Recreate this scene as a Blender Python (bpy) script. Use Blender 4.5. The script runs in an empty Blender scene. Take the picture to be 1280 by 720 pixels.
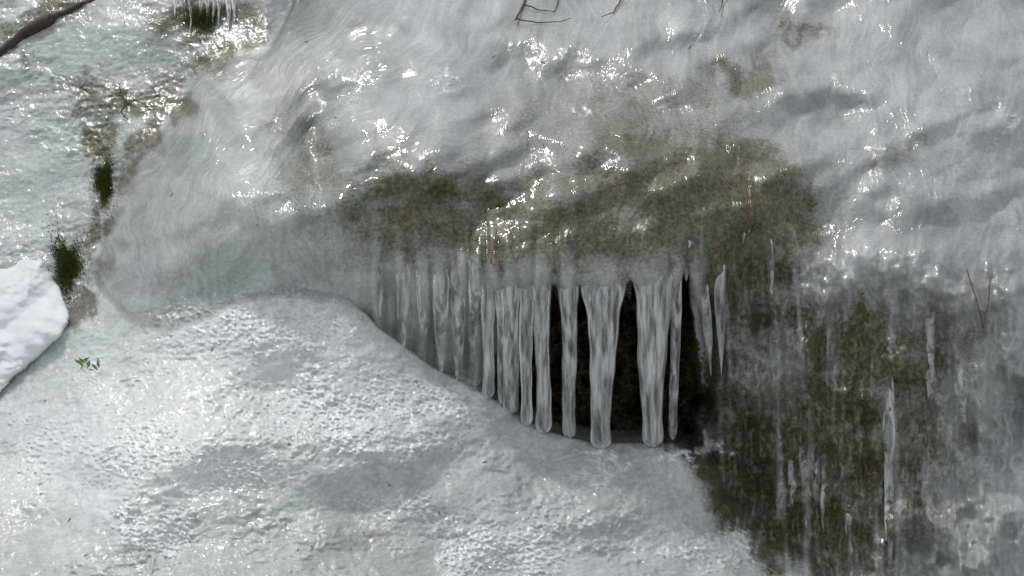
import bpy, math, random
import numpy as np
from mathutils import Vector
random.seed(3); np.random.seed(3)
sc=bpy.context.scene
D=4.0; S=0.002
# ---------------------------------------------------------------- noise
_r=np.random.RandomState(7)
PERM=_r.permutation(256); PERM=np.concatenate([PERM,PERM,PERM])
ANG=_r.rand(256)*2*np.pi; GX=np.cos(ANG); GY=np.sin(ANG)
def perlin(x,y,seed=0):
    x=np.asarray(x,float)+seed*17.37; y=np.asarray(y,float)+seed*9.71
    xi=np.floor(x).astype(int); yi=np.floor(y).astype(int)
    xf=x-xi; yf=y-yi; xi&=255; yi&=255
    u=xf*xf*xf*(xf*(xf*6-15)+10); v=yf*yf*yf*(yf*(yf*6-15)+10)
    def g(ix,iy,fx,fy):
        h=PERM[PERM[ix&255]+(iy&255)]
        return GX[h]*fx+GY[h]*fy
    a=g(xi,yi,xf,yf); b=g(xi+1,yi,xf-1,yf); c=g(xi,yi+1,xf,yf-1); d=g(xi+1,yi+1,xf-1,yf-1)
    return ((a*(1-u)+b*u)*(1-v)+(c*(1-u)+d*u)*v)*1.5
def rotn(x,y,i):
    c,s=math.cos(i*.9+.4),math.sin(i*.9+.4); return x*c-y*s,x*s+y*c
def fbm(x,y,o=4,seed=0,gain=.5,rot=False):
    s=0;a=1;t=0
    for i in range(o):
        X_,Y_=rotn(x,y,i) if rot else (x,y)
        s=s+a*perlin(X_*2**i,Y_*2**i,seed+i*3); t+=a; a*=gain
    return s/t
def ridged(x,y,o=3,seed=0):
    s=0;a=1;t=0
    for i in range(o):
        s=s+a*(1-np.abs(perlin(x*2**i,y*2**i,seed+i*5))*2); t+=a; a*=.5
    return s/t
def sst(a,b,x):
    t=np.clip((x-a)/(b-a),0,1); return t*t*(3-2*t)
def rbf(ctrl):
    c=np.array(ctrl,float); P=c[:,:2]/200; n=len(c)
    def k(r): return np.where(r>0,r*r*np.log(r+1e-9),0)
    R=np.linalg.norm(P[:,None]-P[None],axis=2)
    A=np.zeros((n+3,n+3)); A[:n,:n]=k(R)+np.eye(n)*.03; A[:n,n]=1; A[:n,n+1:]=P; A[n,:n]=1; A[n+1:,:n]=P.T
    w=np.linalg.solve(A,np.concatenate([c[:,2],[0,0,0]]))
    def f(px,py):
        X=px/200;Y=py/200; o=w[n]+w[n+1]*X+w[n+2]*Y
        for i in range(n):
            r2=(X-P[i,0])**2+(Y-P[i,1])**2; o=o+w[i]*.5*r2*np.log(r2+1e-12)
        return o
    return f
def sdf(poly,px,py):
    P=np.array(poly,float); n=len(P); d=np.full(px.shape,1e18); ins=np.zeros(px.shape,bool)
    for i in range(n):
        a=P[i]; b=P[(i+1)%n]; e=b-a
        t=np.clip(((px-a[0])*e[0]+(py-a[1])*e[1])/(e@e),0,1)
        d=np.minimum(d,(px-a[0]-t*e[0])**2+(py-a[1]-t*e[1])**2)
        cr=((a[1]>py)!=(b[1]>py))
        ins^=cr&(px<(b[0]-a[0])*(py-a[1])/((b[1]-a[1])if b[1]!=a[1] else 1e-9)+a[0])
    d=np.sqrt(d)
    return np.where(ins,d,-d)
fA=rbf([(300,-200,1.7),(640,-200,1.6),(1000,-200,1.6),(1500,-200,1.7),(350,0,.95),(640,0,.85),(1000,0,.8),(1400,0,.95),
 (280,120,.46),(480,120,.36),(640,120,.36),(900,120,.34),(1200,120,.45),(200,220,.30),(300,220,.15),(400,220,.08),(640,220,.09),(850,220,.05),(1000,250,.12),(1250,250,.2),
 (150,320,.14),(300,300,.05),(460,300,-.01),(640,330,-.06),(850,330,-.06),(950,360,.05),(1060,390,-.04),(1250,400,.0),
 (930,500,.12),(1100,520,-.07),(1250,520,.0),(950,700,.04),(1100,700,-.15),(1250,650,-.2),(1500,700,-.1),(1100,900,-.3),(1500,900,-.3),
 (200,400,.03),(300,450,.05),(600,450,.04),(300,700,.1),(600,700,.1),(0,500,.3),(0,900,.1),(-250,400,.6),(-250,0,1.3)])
fB=rbf([(0,500,-.0),(100,430,.02),(200,380,.03),(350,335,.0),(465,420,-.09),(600,505,-.09),(700,555,-.08),(860,570,-.06),(60,560,-.18),(200,540,-.27),(300,430,-.11),(450,540,-.27),(700,620,-.24),(880,640,-.10),
 (0,720,-.58),(300,720,-.62),(600,720,-.5),(900,720,-.30),(0,940,-1.1),(600,940,-1.1),(950,940,-.9),(-250,500,.1),(-250,900,-.8)])
fC=rbf([(0,0,1.75),(0,100,1.55),(0,180,1.3),(0,330,1.0),(0,480,.5),(200,0,1.7),(200,80,1.5),(130,150,1.3),(130,300,.9),(90,400,.5),(350,-100,2.0),(-250,0,1.9),(-250,300,1.2),(-250,600,.5),(1500,0,2.5),(1500,900,1.5),(600,500,1.2),(0,-200,2.3)])
PA=[(470,-250),(360,-10),(300,50),(245,92),(222,140),(170,190),(140,250),(122,320),(100,400),(60,450),(-60,520),(-400,700),(-400,1400),(2500,1400),(2500,-900),(470,-900)]
PB=[(-600,700),(-300,600),(0,494),(50,450),(110,400),(200,350),(290,320),(370,322),(430,365),(470,408),(540,460),(610,495),(680,538),(740,554),(830,554),(875,566),(897,605),(925,650),(985,690),(1040,740),(1100,1400),(-600,1400)]
PCV=[(600,512),(622,440),(645,385),(690,352),(760,348),(830,335),(862,325),(878,345),(880,400),(872,450),(888,500),(878,550),(885,600),(600,600)]
DRIP=[(612,11),(637,13),(659,13),(677,14),(710,14),(755,28),(816,22),(845,9),(872,9),(596,10),(574,11),(552,11),(529,9),(503,9),(470,7)]
def smin(a,b,k):
    h=np.clip(.5+.5*(b-a)/k,0,1); return b*(1-h)+a*h-k*h*(1-h)
def g2(px,py,cx,cy,rx,ry): return np.exp(-((px-cx)/rx)**2-((py-cy)/ry)**2)
def drips(px,py):
    G=np.zeros(np.broadcast(px,py).shape)
    k=1+.35*sst(350,290,py)
    for x,w in DRIP: G=np.maximum(G,np.exp(-np.abs((px-x+3*np.sin(py/23+x))/(w*k))**2.5))
    return G
def depth(px,py,full=False):
    px=np.asarray(px,float); py=np.asarray(py,float)
    wx=fbm(px/70,py/70,3,1)*14; wy=fbm(px/70,py/70,3,2)*10
    near=1-sst(430,480,px)*(1-sst(880,920,px))*sst(330,380,py)
    rgt=sst(870,930,px)
    qx=px+wx*near*(1+1.2*rgt); qy=py+wy*near*(1+1.2*rgt)
    lft=1-sst(350,750,px)
    fu=px+.95*lft*np.clip(py,-100,230)+fbm(px/120,py/120,3,5)*45
    a=fA(px,py)
    up=sst(340,230,py)
    big=fbm(px/190+.2*py/100,py/130,3,11,rot=True)
    a=a+big*.14*up+fbm(px/110,py/120,3,12)*.034
    a=a-(np.abs(fbm(px/100+py/150,py/75,2,17,rot=True)))*.030*up
    a=a-.12*g2(px,py,300,270,90,70)-.09*g2(px,py,250,150,50,50)-.08*g2(px,py,520,190,90,50)+.10*g2(px,py,395,190,26,60)
    a=a-.09*g2(px,py,1262,640,42,45)-.10*g2(px,py,1215,705,45,30)-.05*g2(px,py,955,455,38,45)-.10*g2(px,py,1150,330,90,45)-.08*g2(px,py,970,200,60,30)-.08*g2(px,py,1230,470,50,60)
    wall=sst(880,950,px)*sst(280,380,py)
    rib=ridged(fu/42,py/190,2,14)
    rmod=sst(-.15,.5,fbm(px/130,py/110,2,19))
    a=a-(rib-.4)*(.002+.007*rmod)*(1-wall)
    a=a+fbm(fu/12,py/60,3,15)*(.001+.0016*rmod)*(1-.7*wall)
    a=a+fbm(px/20,py/15,4,16,gain=.6,rot=True)*(.0020+.0030*rmod)
    a=a+fbm(px/60,py/80,4,24,rot=True)*.12*wall-np.clip(fbm(px/26,py/230,2,25),0,1)*.05*wall
    band=np.exp(-((px-570)/230)**4)*sst(240,345,py)*sst(640,520,py)
    pu=px/8.5+fbm(px/38,py/260,2,18)*3.2
    sv=np.abs(np.sin(pu))**.7
    a=a-sv*.012*band*(.7+.8*fbm(px/40,py*0,2,26))
    G=drips(px,py)*sst(240,350,py)
    a=a-.020*G*sst(940,900,px)*(py<620)
    rec=sst(440,540,px)*sst(900,880,px)*sst(-4,36,py-(352-30*sst(560,450,px)+fbm(px/24,py*0,2,21)*20))
    a=a+rec*(.008+.05*sst(560,640,px))
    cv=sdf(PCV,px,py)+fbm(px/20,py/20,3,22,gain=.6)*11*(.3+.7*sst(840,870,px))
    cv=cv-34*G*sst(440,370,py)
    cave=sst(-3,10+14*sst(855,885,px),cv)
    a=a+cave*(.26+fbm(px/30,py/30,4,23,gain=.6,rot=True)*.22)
    da=sdf(PA,qx,qy)
    a=a+.26*np.exp(-np.clip(da,0,None)/40)+np.clip(-da,0,60)*.03
    b=fB(px,py)
    dg=sst(-.2,.35,fbm(px/130,py/100,2,34))
    b=b+fbm(px/190+py/300,py/120,2,31,rot=True)*.06+fbm(px/40+py/90,py/26,4,32,gain=.65,rot=True)*(.007+.007*dg)
    b=b-ridged(px/30+py/60+fbm(px/40,py/40,2,36),py/17,3,35)*(.003+.006*dg)+fbm(px/8,py/5.5,3,33,gain=.65,rot=True)*(.0012+.0030*dg)
    b=b-.08*g2(px,py,190,560,130,60)-.05*g2(px,py,330,420,90,45)-.05*g2(px,py,500,560,110,40)
    db=sdf(PB,qx,qy)
    sf=1-sst(330,450,px)
    rt=sst(860,930,px)
    b=b+(.05+.07*sf+.05*rt)*np.exp(-np.clip(db,0,None)/(16+70*sf+30*rt))+np.clip(-db,0,60)*(.022-.020*sf-.016*rt)
    c=fC(px,py)
    c=c+fbm(px/90+py/200,py/50,4,41,rot=True)*.14+fbm(px/26,py/14,4,42,gain=.6,rot=True)*.014-ridged(px/90+py/90,py/75,2,43)*.12
    c=c+.35*np.exp(-((da+6)/18)**2)*sst(430,380,py)
    k=.014+.16*sf+.10*rt
    ab=smin(a,b,k)
    y=smin(ab,c,.012)
    if full: return y,dict(cave=cave,fu=fu,da=da,db=db,rec=rec,band=band,sv=sv,isB=sst(-.012,.035,a-b),isC=sst(0,.03,ab-c),wall=wall,big=big,G=G)
    return y
def W(px,py,y):
    s=(D+y)/D
    return ((px-640)*S*s, y, (360-py)*S*s)
def axis(a0,a,b,b0,fine):
    return np.concatenate([np.linspace(a0,a,45)[:-1],np.arange(a,b,fine),np.linspace(b,b0,45)])
gx=axis(-500,-20,1300,1800,1.4); gy=axis(-420,-15,735,1150,1.4)
PX,PY=np.meshgrid(gx,gy)
Y,L=depth(PX,PY,True)
X,_,Z=W(PX,PY,Y)
nx,ny=len(gx),len(gy)
co=np.stack([X,Y,Z],-1).reshape(-1,3)
idx=np.arange(nx*ny).reshape(ny,nx)
faces=np.stack([idx[:-1,:-1],idx[1:,:-1],idx[1:,1:],idx[:-1,1:]],-1).reshape(-1,4)
def grid_mesh(name,co,faces):
    me=bpy.data.meshes.new(name); me.vertices.add(len(co)); me.vertices.foreach_set('co',co.ravel().astype(np.float32))
    me.loops.add(faces.size); me.loops.foreach_set('vertex_index',faces.ravel().astype(np.int32))
    me.polygons.add(len(faces)); k=faces.shape[1]
    me.polygons.foreach_set('loop_start',np.arange(0,faces.size,k,dtype=np.int32))
    me.polygons.foreach_set('loop_total',np.full(len(faces),k,dtype=np.int32))
    me.update(calc_edges=True); me.shade_smooth(); 
    ob=bpy.data.objects.new(name,me); sc.collection.objects.link(ob); return ob
terrain=grid_mesh('frozen_rock_face',co,faces)
# ---------------------------------------------------------------- what lies in / under the ice, plus glints and lit white painted in
BX=PX+fbm(PX/60,PY/60,4,51,gain=.6)*70; BY=PY+fbm(PX/60,PY/60,4,52,gain=.6)*55
def blob(cx,cy,rx,ry,rot=0):
    c,s=math.cos(math.radians(rot)),math.sin(math.radians(rot))
    u=((BX-cx)*c+(BY-cy)*s)/rx; v=(-(BX-cx)*s+(BY-cy)*c)/ry
    return np.exp(-(u*u+v*v)*.7)
def field(lst):
    m=np.zeros_like(PX)
    for (cx,cy,rx,ry,st,*r) in lst: m=1-(1-m)*(1-np.clip(st*blob(cx,cy,rx,ry,r[0] if r else 0),0,1))
    return m
moss=field([(385,185,28,60,.55),(550,250,120,40,.6),(700,268,120,44,.7),(770,312,120,34,.95),(840,205,62,40,1.),(905,225,75,42,.95),
 (930,95,42,22,.8),(730,160,90,40,.4),(600,315,140,30,.65),(480,240,50,50,.5),(700,110,60,40,.2),(950,300,48,75,1.),(905,400,38,110,1.),(1010,290,36,36,.3),
 (1080,430,95,50,.8),(1050,560,95,100,.82),(990,650,85,80,.82),(1190,450,65,35,.45),(1200,560,60,50,.2),(930,560,50,90,1.),(1130,650,70,60,.5),
 (1010,45,34,12,.7),(1130,190,60,20,.35),(820,130,60,30,.4),(360,110,50,25,.1),(920,640,34,60,.8),
 (250,30,60,34,1.),(130,155,30,42,1.),(50,25,90,20,.9,-30),(70,110,70,12,.4),(190,115,50,16,.9,-40)])
ew=17+16*fbm(PX/40,PY/40,2,54)
edge=np.exp(-((L['da']+2)/np.maximum(ew,4))**2)*sst(425,390,PY)*sst(-10,60,PY)
moss=np.maximum(moss,np.clip(edge*(.85+2.4*fbm(PX/36,PY/36,3,53)),0,1))
milky=field([(960,455,34,36,.6),(650,215,28,20,.5),(1250,640,40,50,.7),(1150,325,90,40,.5),(1210,700,50,26,.6),(1170,400,16,40,.3),(1240,480,40,50,.5)])
streak=fbm(L['fu']/9,PY/110,4,61)
streak2=fbm(PX/18,PY/260,4,66,gain=.55)
cloud=fbm(PX/60,PY/42,5,62,gain=.6,rot=True); cloud2=fbm(PX/160,PY/120,3,63)
isB=L['isB']; isC=L['isC']
rg=sst(850,920,PX)
moss=moss*(1-.95*isB*(1-isC)*sst(4-30*rg,40+70*rg,L['db']+60*rg*fbm(PX/30,PY/30,3,55)))
moss=np.clip(moss*(1.15+.9*cloud+.8*streak*sst(180,300,PY))+.18*np.clip(cloud2+cloud*.8,0,1)*(1-isB),0,1)*(1-milky)
moss=moss*(1-.7*sst(.0,.45,streak2)*L['wall'])
leftwall=sst(335,375,PY)*L['band']*(1-L['cave'])*(1-sst(860,890,PX))*(1-isB)
moss=moss*(1-.8*leftwall)
Gc=L['G']*(1-L['cave'])*(1-isB)*sst(600,560,PY)
moss=moss*(1-.75*Gc*sst(285,350,PY))
moss=sst(.05,.95,moss)
t=np.clip(.5+.8*cloud+.4*streak*(1-isB)+.6*cloud2*(1-.7*isB),0,1)[...,None]
iB=isB[...,None]
ice_lo=np.array([.27,.28,.275])*(1-iB)+np.array([.44,.455,.45])*iB; ice_hi=np.array([.54,.55,.55])*(1-iB)+np.array([.70,.715,.715])*iB
col=ice_lo+(ice_hi-ice_lo)*t
ur=(sst(900,1150,PX)*sst(330,200,PY)*.35)[...,None]; col=col*(1-ur)+np.array([.55,.56,.57])*ur
gt=(sst(560,250,PX)*sst(.0,.6,.35+cloud2))[...,None]
col=col*(1-gt*np.array([.09,.02,.06]))
pb=np.clip(blob(420,690,150,40)*.9+blob(800,600,90,30)*.6+blob(60,670,100,50)*.4+.25*sst(.1,.5,fbm(PX/70,PY/40,3,64,rot=True)),0,1)*isB
col=col*(1-.35*pb[...,None])+np.array([.24,.22,.21])*.35*pb[...,None]
wb=(np.clip(blob(180,560,160,80)+.7*blob(90,600,90,50)+.7*blob(300,430,150,70),0,1)*isB*.8)[...,None]  # lit left side of the mound, its brightness painted into the ice colour
col=col*(1-wb)+np.array([.88,.89,.88])*wb
wl=np.clip(blob(290,265,80,50)*.6,0,1)[...,None]*(1-iB)
col=col*(1-wl)+np.array([.62,.65,.62])*wl
rv=np.maximum(L['sv']*.8,L['G']); lw=(L['band']*sst(290,370,PY)*(1-L['cave'])*(1-isB)*sst(420,500,PX))[...,None]
rc=np.array([.14,.15,.11])*(1-rv[...,None])+np.array([.45,.47,.44])*rv[...,None]
rc=rc*(.8+.5*fbm(PX/14,PY/60,3,75))[...,None]
col=col*(1-lw*.8)+rc*lw*.8
mn=fbm(PX/26,PY/22,4,71,gain=.65,rot=True); mf=fbm(PX/7,PY/9,3,72,rot=True)
q=sst(-.3,.3,mn+mf*.4)[...,None]
mc=np.array([.054,.066,.018])*(1-q)+np.array([.092,.076,.030])*q
mc=mc*(1+.9*mf)[...,None]
rock=sst(.0,.4,fbm(PX/80,PY/80,2,73)+(PX-640)/4000)[...,None]*.25
mc=mc*(1-rock)+np.array([.05,.042,.034])*rock
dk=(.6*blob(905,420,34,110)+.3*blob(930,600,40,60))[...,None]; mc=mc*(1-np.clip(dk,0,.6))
bk=(np.clip(isC+edge,0,1)*sst(-.3,.3,fbm(PX/50,PY/60,3,74)))[...,None]
mc=mc*(1-bk)+np.array([.075,.052,.045])*bk
m=moss[...,None]*.92
col=col*(1-m)+mc*m
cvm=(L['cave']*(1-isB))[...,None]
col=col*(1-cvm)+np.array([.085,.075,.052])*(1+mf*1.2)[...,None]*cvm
crn=ridged(PX/17,PY/10,4,81)+.7*fbm(PX/4,PY/3,3,82,rot=True)
cr=np.zeros_like(PX)
for (cx,cy,rx,ry,st) in [(195,665,65,28,1.3),(630,690,90,32,1.4),(890,697,60,24,1.45),(440,510,130,50,1.2),(560,500,70,28,1.2),(300,590,90,35,1.),(740,590,60,20,1.),(330,410,130,55,1.1),(560,110,45,22,.9),(710,145,18,10,.95),(900,30,60,15,.6),(100,470,60,40,.9),(230,330,80,30,.5),(860,572,36,10,1.3),(690,650,60,22,1.05),(520,560,60,25,1.05),(1240,150,20,60,.75),(500,640,100,30,.9),(60,560,80,40,.9),(160,560,120,60,.95)]:  # crust patches; upper-face and right-edge entries are glints painted white
    cr=np.maximum(cr,st*blob(cx,cy,rx,ry))
crust=sst(.66,1.08,cr*.75+crn*.42)*sst(.12,.4,cr)
cc=crust[...,None]*.85
col=col*(1-cc)+np.array([.92,.93,.94])*cc
crust_glint_d=crust*(.004+.013*fbm(PX/5.5,PY/4,3,83,rot=True))
co[:,1]-=crust_glint_d.ravel(); terrain.data.vertices.foreach_set('co',co.ravel().astype(np.float32)); terrain.data.update()
col=np.clip(col,.008,.9)
def addcol(me,name,rgb):
    at=me.color_attributes.new(name,'FLOAT_COLOR','POINT')
    arr=np.ones((rgb.reshape(-1,3).shape[0],4),np.float32); arr[:,:3]=rgb.reshape(-1,3)
    at.data.foreach_set('color',arr.ravel())
addcol(terrain.data,'ice_col',col)
addcol(terrain.data,'masks',np.stack([moss,crust,np.clip(L['cave']*(1-isB),0,1)],-1))
fx=L['fu']*(1-isB)*(1-L['wall'])+PX*L['wall']*(1-isB)+(PX*.75+fbm(PX/90,PY/90,2,67)*30)*isB; fy=PY*.32*(1-isB)+(PY*.9+PX*.25)*isB
addcol(terrain.data,'flow',np.stack([fx*S,fy*S,PX*0],-1))
# ---------------------------------------------------------------- materials
def newmat(n):
    m=bpy.data.materials.new(n); m.use_nodes=True; nt=m.node_tree; b=nt.nodes['Principled BSDF']; return m,nt,b
def N(nt,t,**kw):
    n=nt.nodes.new(t)
    for k,v in kw.items():
        if k in n.inputs: n.inputs[k].default_value=v
        else: setattr(n,k,v)
    return n
def mrange(nt,src,a,b_,c,d):
    r=N(nt,'ShaderNodeMapRange'); 
    for k,v in zip(['From Min','From Max','To Min','To Max'],[a,b_,c,d]): r.inputs[k].default_value=v
    nt.links.new(src,r.inputs[0]); return r.outputs[0]
def math_(nt,op,a,b_):
    n=N(nt,'ShaderNodeMath',operation=op)
    for i,v in enumerate((a,b_)):
        if isinstance(v,(int,float)): n.inputs[i].default_value=v
        else: nt.links.new(v,n.inputs[i])
    return n.outputs[0]
mat,nt,b=newmat('layered_ice')
at=N(nt,'ShaderNodeAttribute',attribute_name='ice_col'); mk=N(nt,'ShaderNodeAttribute',attribute_name='masks'); fl=N(nt,'ShaderNodeAttribute',attribute_name='flow')
sep=N(nt,'ShaderNodeSeparateColor'); nt.links.new(mk.outputs['Color'],sep.inputs[0])
tc=N(nt,'ShaderNodeTexCoord')
n1=N(nt,'ShaderNodeTexNoise',Scale=110.,Detail=4.,Roughness=.72); nt.links.new(tc.outputs['Object'],n1.inputs['Vector'])
n2=N(nt,'ShaderNodeTexNoise',Scale=50.,Detail=7.,Roughness=.7); nt.links.new(fl.outputs['Vector'],n2.inputs['Vector'])
n4=N(nt,'ShaderNodeTexNoise',Scale=7.,Detail=4.,Roughness=.65); nt.links.new(tc.outputs['Object'],n4.inputs['Vector'])
n5=N(nt,'ShaderNodeTexNoise',Scale=42.,Detail=3.5,Roughness=.62,Distortion=.8); nt.links.new(fl.outputs['Vector'],n5.inputs['Vector'])
f1=mrange(nt,n1.outputs[0],.3,.7,.82,1.18)
fmo=mrange(nt,n1.outputs[0],.35,.65,.35,1.75)
mx=N(nt,'ShaderNodeMix',data_type='FLOAT'); nt.links.new(sep.outputs[0],mx.inputs[0]); nt.links.new(f1,mx.inputs[2]); nt.links.new(fmo,mx.inputs[3])
f2=mrange(nt,n2.outputs[0],.3,.7,.80,1.2)
mul=N(nt,'ShaderNodeVectorMath',operation='SCALE'); nt.links.new(at.outputs['Color'],mul.inputs[0]); nt.links.new(math_(nt,'MULTIPLY',mx.outputs[0],f2),mul.inputs['Scale'])
nt.links.new(mul.outputs[0],b.inputs['Base Color'])
b.inputs['Roughness'].default_value=.42
b.inputs['IOR'].default_value=1.33
nt.links.new(mrange(nt,sep.outputs[2],0,1,1.,.2),b.inputs['Coat Weight'])
nt.links.new(mrange(nt,n4.outputs[0],.42,.58,.06,.20),b.inputs['Coat Roughness']); b.inputs['Coat IOR'].default_value=1.42
b1=N(nt,'ShaderNodeBump',Distance=.006); nt.links.new(n2.outputs[0],b1.inputs['Height'])
nt.links.new(mrange(nt,n4.outputs[0],.35,.65,.9,.4),b1.inputs['Strength'])
b2=N(nt,'ShaderNodeBump',Strength=.65,Distance=.0028); nt.links.new(n1.outputs[0],b2.inputs['Height']); nt.links.new(b1.outputs[0],b2.inputs['Normal'])
bc=N(nt,'ShaderNodeBump',Strength=.9,Distance=.008); nt.links.new(n5.outputs[0],bc.inputs['Height'])
nt.links.new(b2.outputs[0],b.inputs['Normal']); nt.links.new(bc.outputs[0],b.inputs['Coat Normal'])
terrain.data.materials.append(mat)

mi,nt,b=newmat('icicle_ice')
tc=N(nt,'ShaderNodeTexCoord'); mp=N(nt,'ShaderNodeMapping'); mp.inputs['Scale'].default_value=(1,1,.05); nt.links.new(tc.outputs['Object'],mp.inputs[0])
ns=N(nt,'ShaderNodeTexNoise',Scale=70.,Detail=3.,Roughness=.55); nt.links.new(mp.outputs[0],ns.inputs['Vector'])
cr_=N(nt,'ShaderNodeValToRGB'); cr_.color_ramp.elements[0].position=.35; cr_.color_ramp.elements[0].color=(.66,.68,.67,1); cr_.color_ramp.elements[1].position=.65; cr_.color_ramp.elements[1].color=(.95,.96,.96,1)
nt.links.new(ns.outputs[0],cr_.inputs[0]); nt.links.new(cr_.outputs[0],b.inputs['Base Color'])
nt.links.new(mrange(nt,ns.outputs[0],.38,.62,.92,.45),b.inputs['Transmission Weight'])
b.inputs['IOR'].default_value=1.31; b.inputs['Roughness'].default_value=.10
n3=N(nt,'ShaderNodeTexNoise',Scale=26.,Detail=4.,Roughness=.6); mp2=N(nt,'ShaderNodeMapping'); mp2.inputs['Scale'].default_value=(1,1,.6); nt.links.new(tc.outputs['Object'],mp2.inputs[0]); nt.links.new(mp2.outputs[0],n3.inputs['Vector'])
bb=N(nt,'ShaderNodeBump',Strength=.35,Distance=.004); nt.links.new(n3.outputs[0],bb.inputs['Height']); nt.links.new(bb.outputs[0],b.inputs['Normal'])

def simple(n,c,r=.8,var=.4,scale=60):
    m,nt,b=newmat(n); t=N(nt,'ShaderNodeTexNoise',Scale=float(scale),Detail=4.); rp=N(nt,'ShaderNodeValToRGB')
    rp.color_ramp.elements[0].position=.3; rp.color_ramp.elements[1].position=.7
    rp.color_ramp.elements[0].color=tuple(x*(1-var) for x in c)+(1,); rp.color_ramp.elements[1].color=tuple(min(1,x*(1+var)) for x in c)+(1,)
    tcx=N(nt,'ShaderNodeTexCoord'); nt.links.new(tcx.outputs['Object'],t.inputs['Vector'])
    nt.links.new(t.outputs[0],rp.inputs[0]); nt.links.new(rp.outputs[0],b.inputs['Base Color']); b.inputs['Roughness'].default_value=r
    bu=N(nt,'ShaderNodeBump',Strength=.4,Distance=.004); nt.links.new(t.outputs[0],bu.inputs['Height']); nt.links.new(bu.outputs[0],b.inputs['Normal'])
    return m
m_snow=simple('snow',(.84,.86,.88),.8,.04,40)
m_bark=simple('wet_bark',(.05,.035,.028),.6,.5,70)
m_needle=simple('dry_needle',(.20,.085,.04),.5,.3,90)
m_moss=simple('moss',(.11,.14,.024),.9,.5,80)
m_leaf=simple('leaf',(.16,.26,.08),.5,.3,60)
def dep1(px,py): return float(depth(np.array([float(px)]),np.array([float(py)]))[0])
def loft(rows,nseg=20):
    V=[];F=[]
    for (c,rx,ry,ph) in rows:
        for k in range(nseg):
            a=2*math.pi*k/nseg
            f=1+.05*math.sin(2*a+ph)+.035*math.sin(3*a-ph*1.3)
            V.append((c[0]+rx*f*math.cos(a),c[1]+ry*f*math.sin(a),c[2]))
    for j in range(len(rows)-1):
        for k in range(nseg):
            F.append((j*nseg+k,j*nseg+(k+1)%nseg,(j+1)*nseg+(k+1)%nseg,(j+1)*nseg+k))
    F.append(tuple(range(nseg))); F.append(tuple((len(rows)-1)*nseg+k for k in range(nseg))[::-1])
    return V,F
def mkobj(name,V,F,mat,parent=None,smooth=True):
    me=bpy.data.meshes.new(name); me.from_pydata(V,[],F); me.update()
    if smooth: me.shade_smooth()
    me.materials.append(mat); ob=bpy.data.objects.new(name,me); sc.collection.objects.link(ob)
    if parent: ob.parent=parent
    return ob
def icicle(x0,y0,w0,x1,y1,w1,p=2.2,parent=None,name='icicle',tip=False,yb=None,seed=0,follow=False,foot=1.0,emb=.45):
    M=72; rows=[]; rn=random.Random(seed*7+int(x0*3+y0))
    ph0=rn.random()*6
    ye=(dep1(x1,y1+5)+.012) if yb is None else yb
    T=np.linspace(0,1,M+1)
    if follow:
        DP=depth(x0+(x1-x0)*T,y0+(y1-y0)*T); DP=np.convolve(np.pad(DP,6,'edge'),np.ones(13)/13,'valid')
    ys0=dep1(x0,y0)
    for j in range(M+1):
        t=j/M
        w=w1+(w0-w1)*(1-t)**p
        w*=1+.05*math.sin(t*11+ph0)+.03*math.sin(t*31+ph0*2)
        if tip: w*=max(.05,(1-t**4))
        else: w*=(1+.10*foot*math.exp(-((t-.93)/.05)**2))*math.sqrt(max(.15,1-max(0,(t-.96)/.04)**2*.85))
        px=x0+(x1-x0)*t+math.sin(t*4+ph0)*1.+math.sin(t*9+ph0*3)*.6; py=y0+(y1-y0)*t
        rx=w*S; ry=min(rx*.75,.024)+.001
        sink=max(0,1-t*5)**1.2
        if follow: y=DP[j]+ry*(emb+.9*sink)+.012*max(0,t*6-5)
        else: y=(ys0+.004)*(1-t)+ye*t+ry*(.35+1.0*sink)+.012*sink
        rows.append((W(px,py,y),rx,ry,ph0+t*1.2))
    V,F=loft(rows); return mkobj(name,V,F,mi,parent)
root=bpy.data.objects.new('icicle_curtain',None); sc.collection.objects.link(root)
main=[(677,330,14,679,541,9.5,3.),(710,330,15,713,547,8,3.),(755,328,32,752,560,12,2.4),(816,312,27,816,558,12,1.5),(845,320,10,841,549,5,1.5),
      (659,332,12,658,532,7,2.5),(637,330,12,640,517,9.5,2),(612,325,11,609,498,7,1.8),(625,335,8,628,506,5,1.6),(832,325,8,830,400,3,1.5),(695,340,7,697,380,3,1.2),(728,338,7,727,374,3,1.2),(783,335,8,786,380,3,1.2)]
for i,a in enumerate(main):
    icicle(*a[:6],p=a[6],parent=root,name='icicle_%d'%i,seed=i,tip=i>8)
xs=[(470,330,7,476,408,5),(503,325,10,506,442,8),(552,325,12,550,472,9),(574,325,12,571,482,8),(596,325,11,592,492,8),(527,330,8,531,455,5)]
for i,a in enumerate(xs): icicle(*a,p=1.2,parent=root,name='icicle_thin_%d'%i,seed=50+i,follow=True,tip=True,emb=.68)
for i,a in enumerate([(872,300,10,889,470,7),(860,290,8,858,352,5),(897,320,9,903,470,4)]):
    icicle(*a,p=1.2,parent=root,name='icicle_side_%d'%i,seed=80+i,tip=True,yb=dep1(a[3]+10,a[4])-.01)
root2=bpy.data.objects.new('icicle_cluster',None); sc.collection.objects.link(root2)
side=[(933,242,7,929,304,4),(940,244,5,938,292,3),(1110,465,8,1112,740,6),(1062,630,6,1064,740,4),(992,575,7,990,640,3),(1006,560,7,1008,668,4),(1020,570,6,1022,660,4),(1031,562,6,1030,672,3),
 (1160,390,10,1163,520,6),(960,295,7,965,385,3),(1203,455,7,1205,560,4)]
for i,a in enumerate(side):
    icicle(*a,p=1.1,parent=root2,name='icicle_%d'%i,seed=120+i,tip=True,follow=i>1,yb=dep1(a[3],a[4])-.01)
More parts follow.
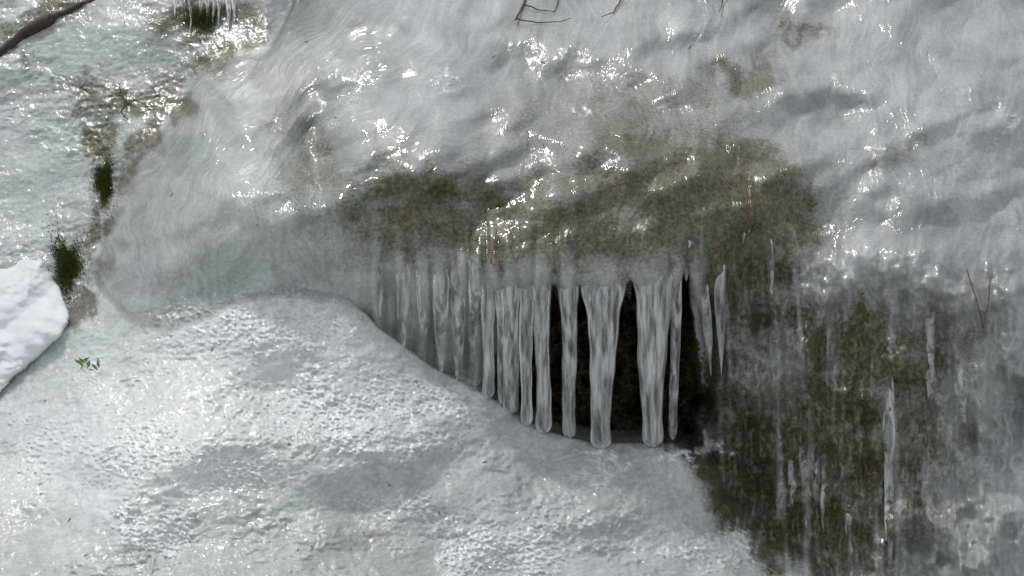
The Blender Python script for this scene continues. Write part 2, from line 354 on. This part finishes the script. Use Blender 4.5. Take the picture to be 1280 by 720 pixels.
root3=bpy.data.objects.new('icicle_cluster',None); sc.collection.objects.link(root3)
for i in range(9):
    x=222+i*9+random.uniform(-4,4); y=-16+random.uniform(-7,5); l=random.uniform(25,62)
    d0=float(np.min(depth(np.full(9,x),np.linspace(y,y+l,9))))
    icicle(x,y,random.uniform(3,6),x-1,y+l,2,p=1.2,parent=root3,name='icicle_%d'%i,seed=200+i,tip=True,yb=d0-.01)
def tube(pts,rads,n=7):
    V=[];F=[]
    for i,p in enumerate(pts):
        p=Vector(p); a=Vector(pts[max(i-1,0)]); c=Vector(pts[min(i+1,len(pts)-1)]); t=(c-a).normalized()
        u=t.cross(Vector((0,1,.01))).normalized(); v=t.cross(u)
        for k in range(n):
            an=2*math.pi*k/n; q=p+(u*math.cos(an)+v*math.sin(an))*rads[i]; V.append(tuple(q))
    for j in range(len(pts)-1):
        for k in range(n): F.append((j*n+k,j*n+(k+1)%n,(j+1)*n+(k+1)%n,(j+1)*n+k))
    F.append(tuple(range(n))[::-1]); F.append(tuple((len(pts)-1)*n+k for k in range(n)))
    return V,F
def join(parts):
    V=[];F=[]
    for v,f in parts:
        o=len(V); V+=v; F+=[tuple(i+o for i in ff) for ff in f]
    return V,F
def smoothpts(p,n=5):
    out=[]
    for i in range(len(p)-1):
        for k in range(n):
            t=k/n; out.append(tuple(a+(b-a)*t for a,b in zip(p[i],p[i+1])))
    return out+[p[-1]]
def surf_tube(path,r0,r1,off=.004,jit=.6,rj=0):
    pts=smoothpts([(*p,) for p in path],4); pts=[(x+random.uniform(-jit,jit),y+random.uniform(-jit,jit)) for x,y in pts]
    n=len(pts); ds_=depth(np.array([p[0] for p in pts]),np.array([p[1] for p in pts]))-off
    tt=np.linspace(0,1,n); k=np.polyfit(tt,ds_,1); line=np.polyval(k,tt); line+=min(0,(ds_-line).min())
    P=[W(x,y,d) for (x,y),d in zip(pts,line)]
    return tube(P,[(r0+(r1-r0)*i/(n-1))*(1+random.uniform(-rj,rj)) for i in range(n)])
V,F=join([surf_tube([(660,-25),(655,5),(644,24)],.004,.0025,.01),surf_tube([(655,5),(672,12),(694,14)],.0025,.001,.01),surf_tube([(645,23),(670,28),(700,27),(714,23)],.002,.001,.01),surf_tube([(700,-10),(697,5),(692,16)],.002,.001,.01)])
mkobj('twig',V,F,m_bark)
V,F=join([surf_tube([(778,-15),(775,2),(766,16),(752,21)],.003,.001,.01)]); mkobj('twig',V,F,m_bark)
V,F=join([surf_tube([(906,-15),(903,4),(899,15)],.003,.001,.015)]); mkobj('twig',V,F,m_bark)
V,F=join([surf_tube([(x0,y0),((x0+x1)/2+2,(y0+y1)/2),(x1,y1)],.0014,.0009,.01,.3) for x0,y0,x1,y1 in [(1208,336,1229,412),(1238,345,1229,412),(1222,380,1229,414)]]); mkobj('pine_needle_cluster',V,F,m_needle)
V,F=join([surf_tube([(x0,y0),((x0+x1)/2+2,(y0+y1)/2),(x1,y1)],.0014,.0009,.01,.3) for x0,y0,x1,y1 in [(928,212,932,262),(940,220,934,262),(918,226,932,250),(936,262,934,285),(945,235,938,262)]]); mkobj('pine_needle_cluster',V,F,m_needle)
V,F=join([surf_tube([(x0,y0),(x1,y1)],.0018,.001,.008,.3) for x0,y0,x1,y1 in [(621,286,613,330),(616,296,620,325),(611,320,617,332)]]); mkobj('pine_needle_cluster',V,F,m_needle)
parts=[]
for _ in range(46):
    x=random.uniform(20,900); y=random.uniform(430,715) if random.random()<.7 else random.uniform(20,300)
    a=random.uniform(0,3.14); l=random.uniform(2,6)
    parts.append(surf_tube([(x,y),(x+math.cos(a)*l,y+math.sin(a)*l)],.0011,.0006,.002,.1))
V,F=join(parts); mkobj('conifer_debris',V,F,m_bark)
V,F=surf_tube([(-60,110),(-5,72),(30,45),(70,20),(120,-2),(170,-30)],.024,.014,-.02,3,.4); mkobj('fallen_branch',V,F,m_bark)
V,F=join([surf_tube([(150,118),(158,128),(152,140),(160,150)],.003,.0015,.01,1),surf_tube([(150,118),(149,104)],.002,.001,.01,1)]); mkobj('twig',V,F,m_bark)
def moss_clump(cx,cy,rx,ry,n,mat=m_moss,name='moss_clump',h=.014):
    V=[];F=[]
    r=np.random.RandomState(int(cx+cy))
    a=r.rand(n)*2*np.pi; q=np.abs(r.normal(size=n))*.5; rr_=1+.35*np.sin(a*3+cx)+.2*np.sin(a*5)
    X_=cx+rx*q*np.cos(a)*rr_; Y_=cy+ry*q*np.sin(a)*rr_
    d=depth(X_,Y_); d=np.minimum(d,np.median(d)+.05)
    for i in range(n):
        bx,by,bz=W(X_[i],Y_[i],d[i]+.004)
        dirv=Vector((r.normal()*.5,-1+r.normal()*.3,.5+r.normal()*.5)).normalized()*h*(.5+r.rand())*max(.3,1.3-q[i])
        s=Vector((r.normal(),r.normal(),r.normal())).normalized()*.0018
        o=len(V); p=Vector((bx,by,bz)); V+= [tuple(p-s),tuple(p+s),tuple(p+dirv)]; F.append((o,o+1,o+2))
    return mkobj(name,V,F,mat,smooth=False)
moss_clump(130,228,16,36,5600,h=.016); moss_clump(84,335,24,46,8000,h=.018)
moss_clump(868,452,18,34,2600,h=.015)
moss_clump(255,25,40,30,3000,h=.018)
V=[];F=[]
for i in range(18):
    a=random.uniform(-2.8,.8); l=random.uniform(5,13); x=112+random.uniform(-17,14); y=456+random.uniform(-7,9)
    yy=dep1(x,y)-.006
    p=Vector(W(x,y,yy)); d=Vector((math.cos(a),-.3,-math.sin(a)))*l*S; s=Vector((-d.z,0,d.x))*.16
    o=len(V); V+=[tuple(p),tuple(p+d*.5+s),tuple(p+d),tuple(p+d*.5-s)]; F.append((o,o+1,o+2,o+3))
mkobj('green_leaf_sprig',V,F,m_leaf)
sx=np.linspace(-160,105,170); sy=np.linspace(305,525,140); SX,SY=np.meshgrid(sx,sy)
PS=[(-150,345),(0,336),(30,326),(52,326),(68,345),(80,380),(84,402),(72,425),(40,455),(10,485),(-20,505),(-150,540)]
ds=sdf(PS,SX+fbm(SX/40,SY/40,2,91)*8,SY+fbm(SX/40,SY/40,2,92)*8)
base=depth(SX,SY); bsm=fC(SX,SY)-.10
ys=np.where(ds>0, np.minimum(base-.01,bsm)-.12*np.sqrt(np.clip(ds/50,0,1)), base+.05)
ys=ys+fbm(SX/35,SY/30,2,93)*.02
x_,_,z_=W(SX,SY,ys); cs=np.stack([x_,ys,z_],-1).reshape(-1,3)
ii=np.arange(SX.size).reshape(SX.shape); fs=np.stack([ii[:-1,:-1],ii[1:,:-1],ii[1:,1:],ii[:-1,1:]],-1).reshape(-1,4)
keep=(ds.ravel()[fs]>-3).any(1); so=grid_mesh('snow_patch',cs,fs[keep]); so.data.materials.append(m_snow)
g=grid_mesh('ground',np.array([(-300,-300,-1.75),(300,-300,-1.75),(300,300,-1.75),(-300,300,-1.75)],float),np.array([[0,1,2,3]])); g.data.materials.append(simple('forest_floor_snow',(.35,.35,.34),.9,.4,3))
cam=bpy.data.cameras.new('camera'); cam.sensor_width=36; cam.lens=36*D/2.56; cam.clip_end=2000
co_=bpy.data.objects.new('camera',cam); sc.collection.objects.link(co_); co_.location=(0,-D,0); co_.rotation_euler=(math.pi/2,0,0); sc.camera=co_
sd=Vector((-.26,.17,.92)).normalized()
sun=bpy.data.lights.new('sun','SUN'); sun.energy=1.35; sun.angle=math.radians(5); sun.color=(1,.98,.95)
so_=bpy.data.objects.new('sun',sun); sc.collection.objects.link(so_); so_.rotation_euler=sd.to_track_quat('Z','Y').to_euler()
w=bpy.data.worlds.new('World'); sc.world=w; w.use_nodes=True; nt=w.node_tree
sky=nt.nodes.new('ShaderNodeTexSky'); sky.sky_type='NISHITA'; sky.sun_disc=False
sky.sun_elevation=math.asin(sd.z); sky.sun_rotation=math.atan2(sd.x,sd.y)
hs=nt.nodes.new('ShaderNodeHueSaturation'); hs.inputs['Saturation'].default_value=.15
nt.links.new(sky.outputs[0],hs.inputs['Color']); bg=nt.nodes['Background']; nt.links.new(hs.outputs[0],bg.inputs[0]); bg.inputs[1].default_value=.145
sc.view_settings.view_transform='Standard'; sc.view_settings.look='None'; sc.view_settings.exposure=0
print('verts',len(co))
